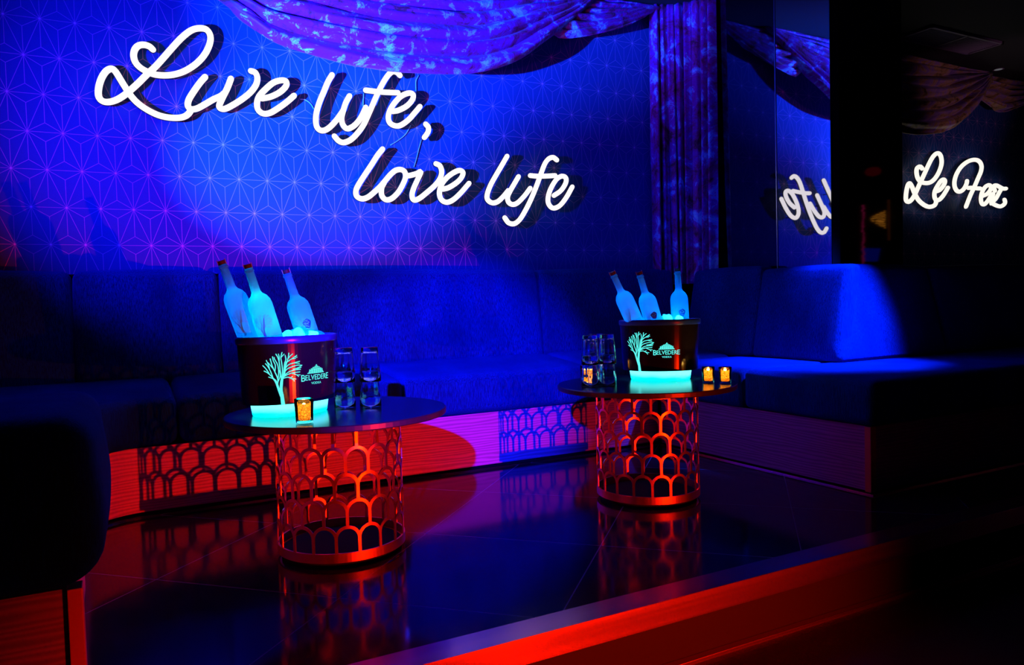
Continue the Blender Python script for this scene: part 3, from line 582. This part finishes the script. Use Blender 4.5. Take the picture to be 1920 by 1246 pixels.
def text_mesh(txt, x0, x1, y0, y1, name, parent, lift=.0012, bold=.006):
    """letters fitted to a box on the bucket's front and wrapped on it"""
    cu = bpy.data.curves.new('lettering', 'FONT'); cu.body = txt; cu.offset = bold; cu.resolution_u = 3
    tmp = bpy.data.objects.new('lettering', cu); COL.objects.link(tmp); dg = bpy.context.evaluated_depsgraph_get(); me = bpy.data.meshes.new_from_object(tmp.evaluated_get(dg))
    bpy.data.objects.remove(tmp); bpy.data.curves.remove(cu)
    bm = bmesh.new(); bm.from_mesh(me); bpy.data.meshes.remove(me)
    bmesh.ops.triangulate(bm, faces=bm.faces[:])
    long_ = [e for e in bm.edges if e.calc_length() > .25]; bmesh.ops.subdivide_edges(bm, edges=long_, cuts=2)
    xs = [v.co.x for v in bm.verts]; ys = [v.co.y for v in bm.verts]; a, b, c, d = min(xs), max(xs), min(ys), max(ys)
    for v in bm.verts:
        s, z = px(x0+(x1-x0)*(v.co.x-a)/(b-a), y1+(y0-y1)*(v.co.y-c)/(d-c)); v.co = wrap(s, z, lift)
    return obj(name, bm, M['logo'], parent)
def make_bucket(label, loc, rz):
    t = thing('ice_bucket', label, 'ice bucket', loc, rz, 'lit ice buckets')
    k0, k1 = tk(.045), tk(.27)
    body = lathe(bmesh.new(), [(1*k0*.93, .044), (1*k0, .044), (1*k0*1.0, .048), (tk(.245), .245), (tk(.245)-.02, .245), (k0*.93, .05), (k0*.93, .044)], 96, sx=EA, sy=EB)
    obj('bucket_body', body, M['bucket'], t, False)
    obj('rim', lathe(bmesh.new(), [(tk(.245)-.02, .245), (1.006, .245), (1.022, .249), (1.024, .262), (1.018, .268), (1.0, .27), (.975, .268), (.97, .245)], 96, sx=EA, sy=EB), M['rim'], t, True)
    obj('glowing_base', lathe(bmesh.new(), [(0, .0006), (.93, .0006), (.955, .004), (1.0, .0445), (0, .0445)], 96, sx=GA, sy=GB), M['glow'], t, False)
    obj('tree_emblem', strokes(bmesh.new(), wrap, .0012), M['logo'], t)
    bm = bmesh.new()
    for (a, b, y0, y1, c, d) in ((668, 932, 562, 574, 676, 924), (682, 920, 545, 557, 692, 908), (690, 912, 528, 540, 702, 896), (712, 892, 511, 523, 722, 880), (735, 868, 496, 506, 750, 850), (765, 838, 483, 492, 785, 820), (790, 812, 464, 480, 796, 808)):
        rect(bm, a, b, y0, y1, c, d)
    for x in (700, 735, 770, 800, 832, 866, 900): rect(bm, x-5, x+5, 520, 566, n=2)
    obj('palace_emblem', bm, M['logo'], t)
    text_mesh('B', 586, 640, 582, 666, 'lettering', t); text_mesh('ELVEDER', 642, 968, 590, 656, 'lettering', t); text_mesh('E', 970, 1016, 584, 658, 'lettering', t)
    text_mesh('VODKA', 722, 880, 680, 710, 'lettering', t, bold=.01)
    obj('ice_bed', lathe(bmesh.new(), [(0, .262), (.5, .262), (.8, .258), (.955, .250)], 40, sx=EA, sy=EB), M['ice'], t, True)
    return t
def aim(p, extra): return math.atan2(p[1], p[0])-PI/2+extra   # front (-Y) towards the camera side, plus turn
BK1 = (.535, 2.675, TZ); BK2 = (2.176, 2.69, TZ)
b1 = make_bucket('black ice bucket with backlit tree logo, on the near left table', BK1, aim(BK1, math.radians(30)))
b2 = dup(b1, BK2, aim(BK2, math.radians(-2)), 'black ice bucket with backlit tree logo, on the farther right table')
def bucket_world(bk, rz, x, y): c, s = math.cos(rz), math.sin(rz); return (bk[0]+c*x-s*y, bk[1]+s*x+c*y)
def ice_cube(label, loc, s, seed):
    rn = random.Random(seed); bm = bmesh.new(); bmesh.ops.create_icosphere(bm, subdivisions=3, radius=s)
    for v in bm.verts:
        n = v.co.normalized(); v.co = n*s*(1+.22*noise.noise(n*1.7+Vector((seed, 0, 0)))); v.co.z *= .75; m_ = max(abs(n.x), abs(n.y), abs(n.z)); v.co *= (1/m_)**.55*.85
    o = obj('ice_cube', bm, M['ice'], None, True, loc); o.rotation_euler = (rn.random(), rn.random(), rn.random()*3); return tag(o, label, 'ice cube', 'ice in the buckets')
CYAN = (.03, .55, 1.0)
for bk, rz, nm in ((BK1, aim(BK1, math.radians(30)), 'near left'), (BK2, aim(BK2, math.radians(-2)), 'farther right')):
    va = Vector((bk[0], bk[1])).normalized(); side = Vector((va.y, -va.x))   # towards camera = -va, image right = side
    sp = [(-.03, .03, 'left'), (.0, .055, 'middle'), (.035, .045, 'centre right'), (.085, .055, 'right'), (-.06, -.02, 'far left'), (.02, -.03, 'back'), (.11, .0, 'far right')]
    for k, (a, b_, w_) in enumerate(sp):
        x, y = bk[0]+side.x*a-va.x*b_, bk[1]+side.y*a-va.y*b_
        lamp('ice_fill_light', 'POINT', (x, y, bk[2]+.264), None, .35, (.25, .8, 1), .006) if k in (1, 2, 3) else None  # points added inside some lumps so ice and bottles glow
        ice_cube(f'rounded ice lump at the {w_} of the heap in the {nm} ice bucket', (x, y, bk[2]+.262+(.006 if k in (1, 2, 3) else 0)), .019+.004*(k % 3), k+(0 if nm[0] == 'n' else 20))
    for a, b_, pw in ((-.07, .02, 4), (.0, -.02, 4), (.07, .02, 4)):
        x, y = bk[0]+side.x*a-va.x*b_, bk[1]+side.y*a-va.y*b_
        lamp('bucket_light', 'POINT', (x, y, bk[2]+.235), None, pw, CYAN, .02)

# ------------------------------------------------------------ bottles
def bottle_mesh():
    return lathe(bmesh.new(), [(0, .0), (.034, .0), (.039, .005), (.0395, .02), (.0395, .155), (.037, .170), (.030, .184), (.020, .193), (.0165, .199), (.0150, .205), (.0142, .25), (.0135, .268), (.0135, .269), (.0158, .270), (.0158, .277), (.0135, .278), (.0135, .283), (0, .283)], 40)
def bwrap(s, z, lift):
    a = s/.0395-PI/2; r = .0395+lift; return Vector((r*math.cos(a), r*math.sin(a), z))
def make_bottle(label, cap, bot, win, glow=.10, gcol=(.0, .20, 1)):
    cap, bot = Vector(cap), Vector(bot); ax = (cap-bot).normalized(); base = cap-ax*.295
    z = ax; towards = -Vector((cap.x, cap.y, 0)).normalized(); y = -(towards-z*towards.dot(z)).normalized(); x = y.cross(z)
    t = thing('vodka_bottle', label, 'bottle', base, 0, 'frosted bottles in the buckets')
    t.rotation_euler = Matrix((x, y, z)).transposed().to_euler()
    obj('glass_body', bottle_mesh(), M['frost'], t, True)
    lamp('bottle_fill_light', 'POINT', base+ax*.10, None, glow*.6, gcol, .008); lamp('bottle_fill_light', 'POINT', base+ax*.175, None, glow*.4, gcol, .006)  # added points inside the glass make the bottle glow up its height
    obj('stopper', lathe(bmesh.new(), [(0, .283), (.0118, .283), (.0118, .294), (.0105, .296), (0, .296)], 24), M['cap'], t, False)
    bm = bmesh.new()
    for s_ in (-.0128, .0128): box(bm, s_-.0014, s_+.0014, -.003, .003, .279, .300, .0005)
    obj('pour_clip', bm, M['capm'], t, False)
    off = -.02 if win else .0
    obj('etched_tree', strokes(bmesh.new(), bwrap, .0006, .52, ((677-360)/3702*.52-.01+off*.2, .015)), M['etch'], t)
    if win:
        bm = bmesh.new(); vs = []
        for k in range(20):
            a = 2*PI*k/20; vs.append(bm.verts.new(bwrap(.010+.014*math.cos(a)*(1+.15*math.sin(3*a)), .098+.016*math.sin(a)*(1+.1*math.cos(5*a)), .0004)))
        c = bm.verts.new(bwrap(.010, .098, .0005))
        for k in range(20): bm.faces.new((c, vs[k], vs[(k+1) % 20]))
        obj('clear_window', bm, M['window'], t)
    return t
make_bottle('frosted bottle leaning left, leftmost in the near left bucket', (.326, 2.66, 1.016), (.405, 2.66, .77), 0)
make_bottle('brighter cyan frosted bottle in the middle of the near left bucket', (.399, 2.60, 1.0), (.459, 2.60, .776), 0, .12, (.0, .85, 1))
make_bottle('frosted bottle with a dark window patch, rightmost in the near left bucket', (.542, 2.70, .987), (.603, 2.70, .781), 1)
make_bottle('frosted bottle tilted most, leftmost in the farther right bucket', (1.944, 2.72, .974), (2.055, 2.72, .764), 0)
make_bottle('frosted bottle in the middle of the farther right bucket', (2.044, 2.66, .971), (2.115, 2.66, .763), 1)
make_bottle('upright frosted bottle, rightmost in the farther right bucket', (2.26, 2.66, .986), (2.272, 2.66, .753), 1)

# ------------------------------------------------------------ upside-down stacked tumblers
def tumbler_mesh():
    # inverted: wide rim at z=0, thick base at the top
    n = 60; bm = bmesh.new(); rings = []
    prof = [(.0385, 0, 0), (.0390, .002, 0), (.0385, .030, 0), (.0372, .036, 1), (.0310, .112, 1), (.0300, .122, .4), (.0285, .125, 0), (0, .125, 0)]
    inner = [(0, .108, 0), (.0255, .108, 0), (.0275, .104, 0), (.0350, .034, 0), (.0368, 0, 0)]
    for r, z, f in prof+inner:
        if r == 0: rings.append([bm.verts.new((0, 0, z))]); continue
        ring = []
        for i in range(n):
            a = 2*PI*i/n; fac = 1-f*.035*abs(math.sin(a*5)); ring.append(bm.verts.new((r*fac*math.cos(a), r*fac*math.sin(a), z)))
        rings.append(ring)
    def join(a, b):
        for i in range(n):
            j = (i+1) % n
            if len(a) == 1: bm.faces.new((a[0], b[j], b[i]))
            elif len(b) == 1: bm.faces.new((a[i], a[j], b[0]))
            else: bm.faces.new((a[i], a[j], b[j], b[i]))
    P_ = rings[:len(prof)]; I_ = rings[len(prof):]
    for a, b in zip(P_, P_[1:]): join(a, b)
    for a, b in zip(I_, I_[1:]): join(a, b)
    join(I_[-1], P_[0]); return bm
g0 = None
def tumbler(x, y, level, label, dx=0):
    global g0
    z = TZ+.0006+level*.0890
    if g0 is None:
        g0 = obj('tumbler', tumbler_mesh(), M['glass'], None, True); o = g0
    else: o = g0.copy(); COL.objects.link(o)
    o.location = (x+dx, y, z); o.rotation_euler = (0, 0, RND.random()*2); tag(o, label, 'glass', 'stacked upside-down tumblers'); return o
for (x, y, nm) in ((.735, 2.70, 'in the left stack beside the near left bucket'), (.818, 2.66, 'in the right stack beside the near left bucket'), (1.79, 2.68, 'in the left front stack on the farther right table'), (1.868, 2.665, 'in the right front stack on the farther right table'), (1.875, 2.76, 'in the rear stack on the farther right table')):
    tumbler(x, y, 0, f'lower upside-down clear tumbler {nm}'); tumbler(x, y, 1, f'upper upside-down clear tumbler {nm}', .002)

# ------------------------------------------------------------ votive candles
def make_votive(label, loc, s=1):
    t = thing('votive_candle', label, 'candle', loc, 0, 'gold mosaic votive candles')
    obj('glass_cup', lathe(bmesh.new(), [(0, 0), (.024*s, 0), (.0265*s, .002), (.0305*s, .075*s), (.029*s, .076*s), (.0255*s, .006), (0, .006)], 32), M['votive'], t, True)
    obj('mosaic_liner', lathe(bmesh.new(), [(0, .0075), (.0225*s, .0075), (.0255*s, .050*s), (.021*s, .058*s)], 32), M['mosaic'], t, True)
    obj('wax', lathe(bmesh.new(), [(0, .008), (.018*s, .008), (.018*s, .014), (0, .014)], 24), M['wax'], t)
    obj('flame', lathe(bmesh.new(), [(0, .016), (.003, .019), (.004, .024), (.0022, .032), (0, .040)], 12), M['flame'], t, True)
    lamp('candle_light', 'POINT', (loc[0], loc[1], loc[2]+.048), None, .7*s, (1, .50, .10), .006)
    return t
make_votive('gold mosaic votive candle in front of the near left bucket', (.523, 2.405, TZ+.0006))
make_votive('gold mosaic votive candle, left one of the pair beside the farther bucket', (2.222, 2.43, TZ+.0006), .88)
make_votive('gold mosaic votive candle, right one of the pair near the table edge', (2.262, 2.372, TZ+.0006), .88)
make_votive('gold mosaic votive candle seen behind the stacked tumblers', (1.885, 2.855, TZ+.0006), .88)

# ------------------------------------------------------------ bar side of the room, seen only in the dark glass
yb = -3.49
def back(name, bm, m, label, cat): return tag(obj(name, bm, m, None, False), label, cat)
o = struct('wall_far', B(10.5, 16, -3.62, -3.5, -.25, 3.4), M['black'])
bm = bmesh.new(); RB = random.Random(3)
for k in range(30):
    z = 1.25+k*.042; bmesh.ops.create_icosphere(bm, subdivisions=1, radius=.016+.012*RB.random(), matrix=Matrix.Translation((12.34+.04*(RB.random()-.5), yb+.03, z)))
tag(back('bead_garland', bm, emit('pink_fairy_bulbs', (1, .03, .22), .5), 'pink glowing bead garland reflected in the dark pillar glass', 'fairy lights'), kind='stuff')
o = thing('wall_lamp', 'golden fan-shaped fretwork lamp reflected in the dark pillar glass', 'wall lamp', (12.8, yb, 2.2))
bm = bmesh.new()
vs = []
for k in range(13):
    f = k/12; h = .02+.15*f**.8; a = bm.verts.new((-.23+.42*f, .02, .04-h)); b = bm.verts.new((-.23+.42*f, .02, .04+h)); vs.append((a, b))
for a, b in zip(vs, vs[1:]): bm.faces.new((a[0], b[0], b[1], a[1]))
def fret():
    m, nt, b = new_mat('lit_gold_fretwork'); v = nt.nodes.new('ShaderNodeTexWave'); v.wave_type = 'RINGS'; nt.links.new(objco(nt), v.inputs[0]); v.inputs['Scale'].default_value = 9; v.inputs['Distortion'].default_value = 6
    nt.links.new(ramp(nt, v.outputs['Fac'], [(.4, (0, 0, 0)), (.6, (1, .35, .03))]), b.inputs['Emission Color']); setp(b, col=(.02, .01, .0), es=1.6); return m
obj('fretwork_shade', bm, fret(), o); obj('mount', B(-.25, .2, .0, .012, .0, .08), M['black'], o)
back('red_wall_lamp', lathe(bmesh.new(), [(0, 0), (.11, .03), (.14, .09), (.10, .15), (0, .17)], 20, (12.47, yb+.15, 3.0)), emit('red_shade', (1, .0, .03), .12), 'dim red lamp reflected high in the dark pillar glass', 'wall lamp')
back('door_edge_strip', B(13.09, 13.13, yb-.008, yb+.02, 1.85, 2.62), emit('amber_strip', (1, .22, .02), .09), 'thin amber light strip reflected in the dark pillar glass', 'light strip')
bm = bmesh.new()
for k in range(8): z = 1.45+.03*k; box(bm, 12.42-.012*k, 12.72+.010*k, yb-.005, yb+.05, z, z+.03)
back('blue_glow_shape', bm, emit('blue_glow', (0, .02, 1), .35), 'blue glowing shape reflected low in the dark pillar glass', 'glow_shape')  # unidentified blue shape, added as glowing blocks for the reflection
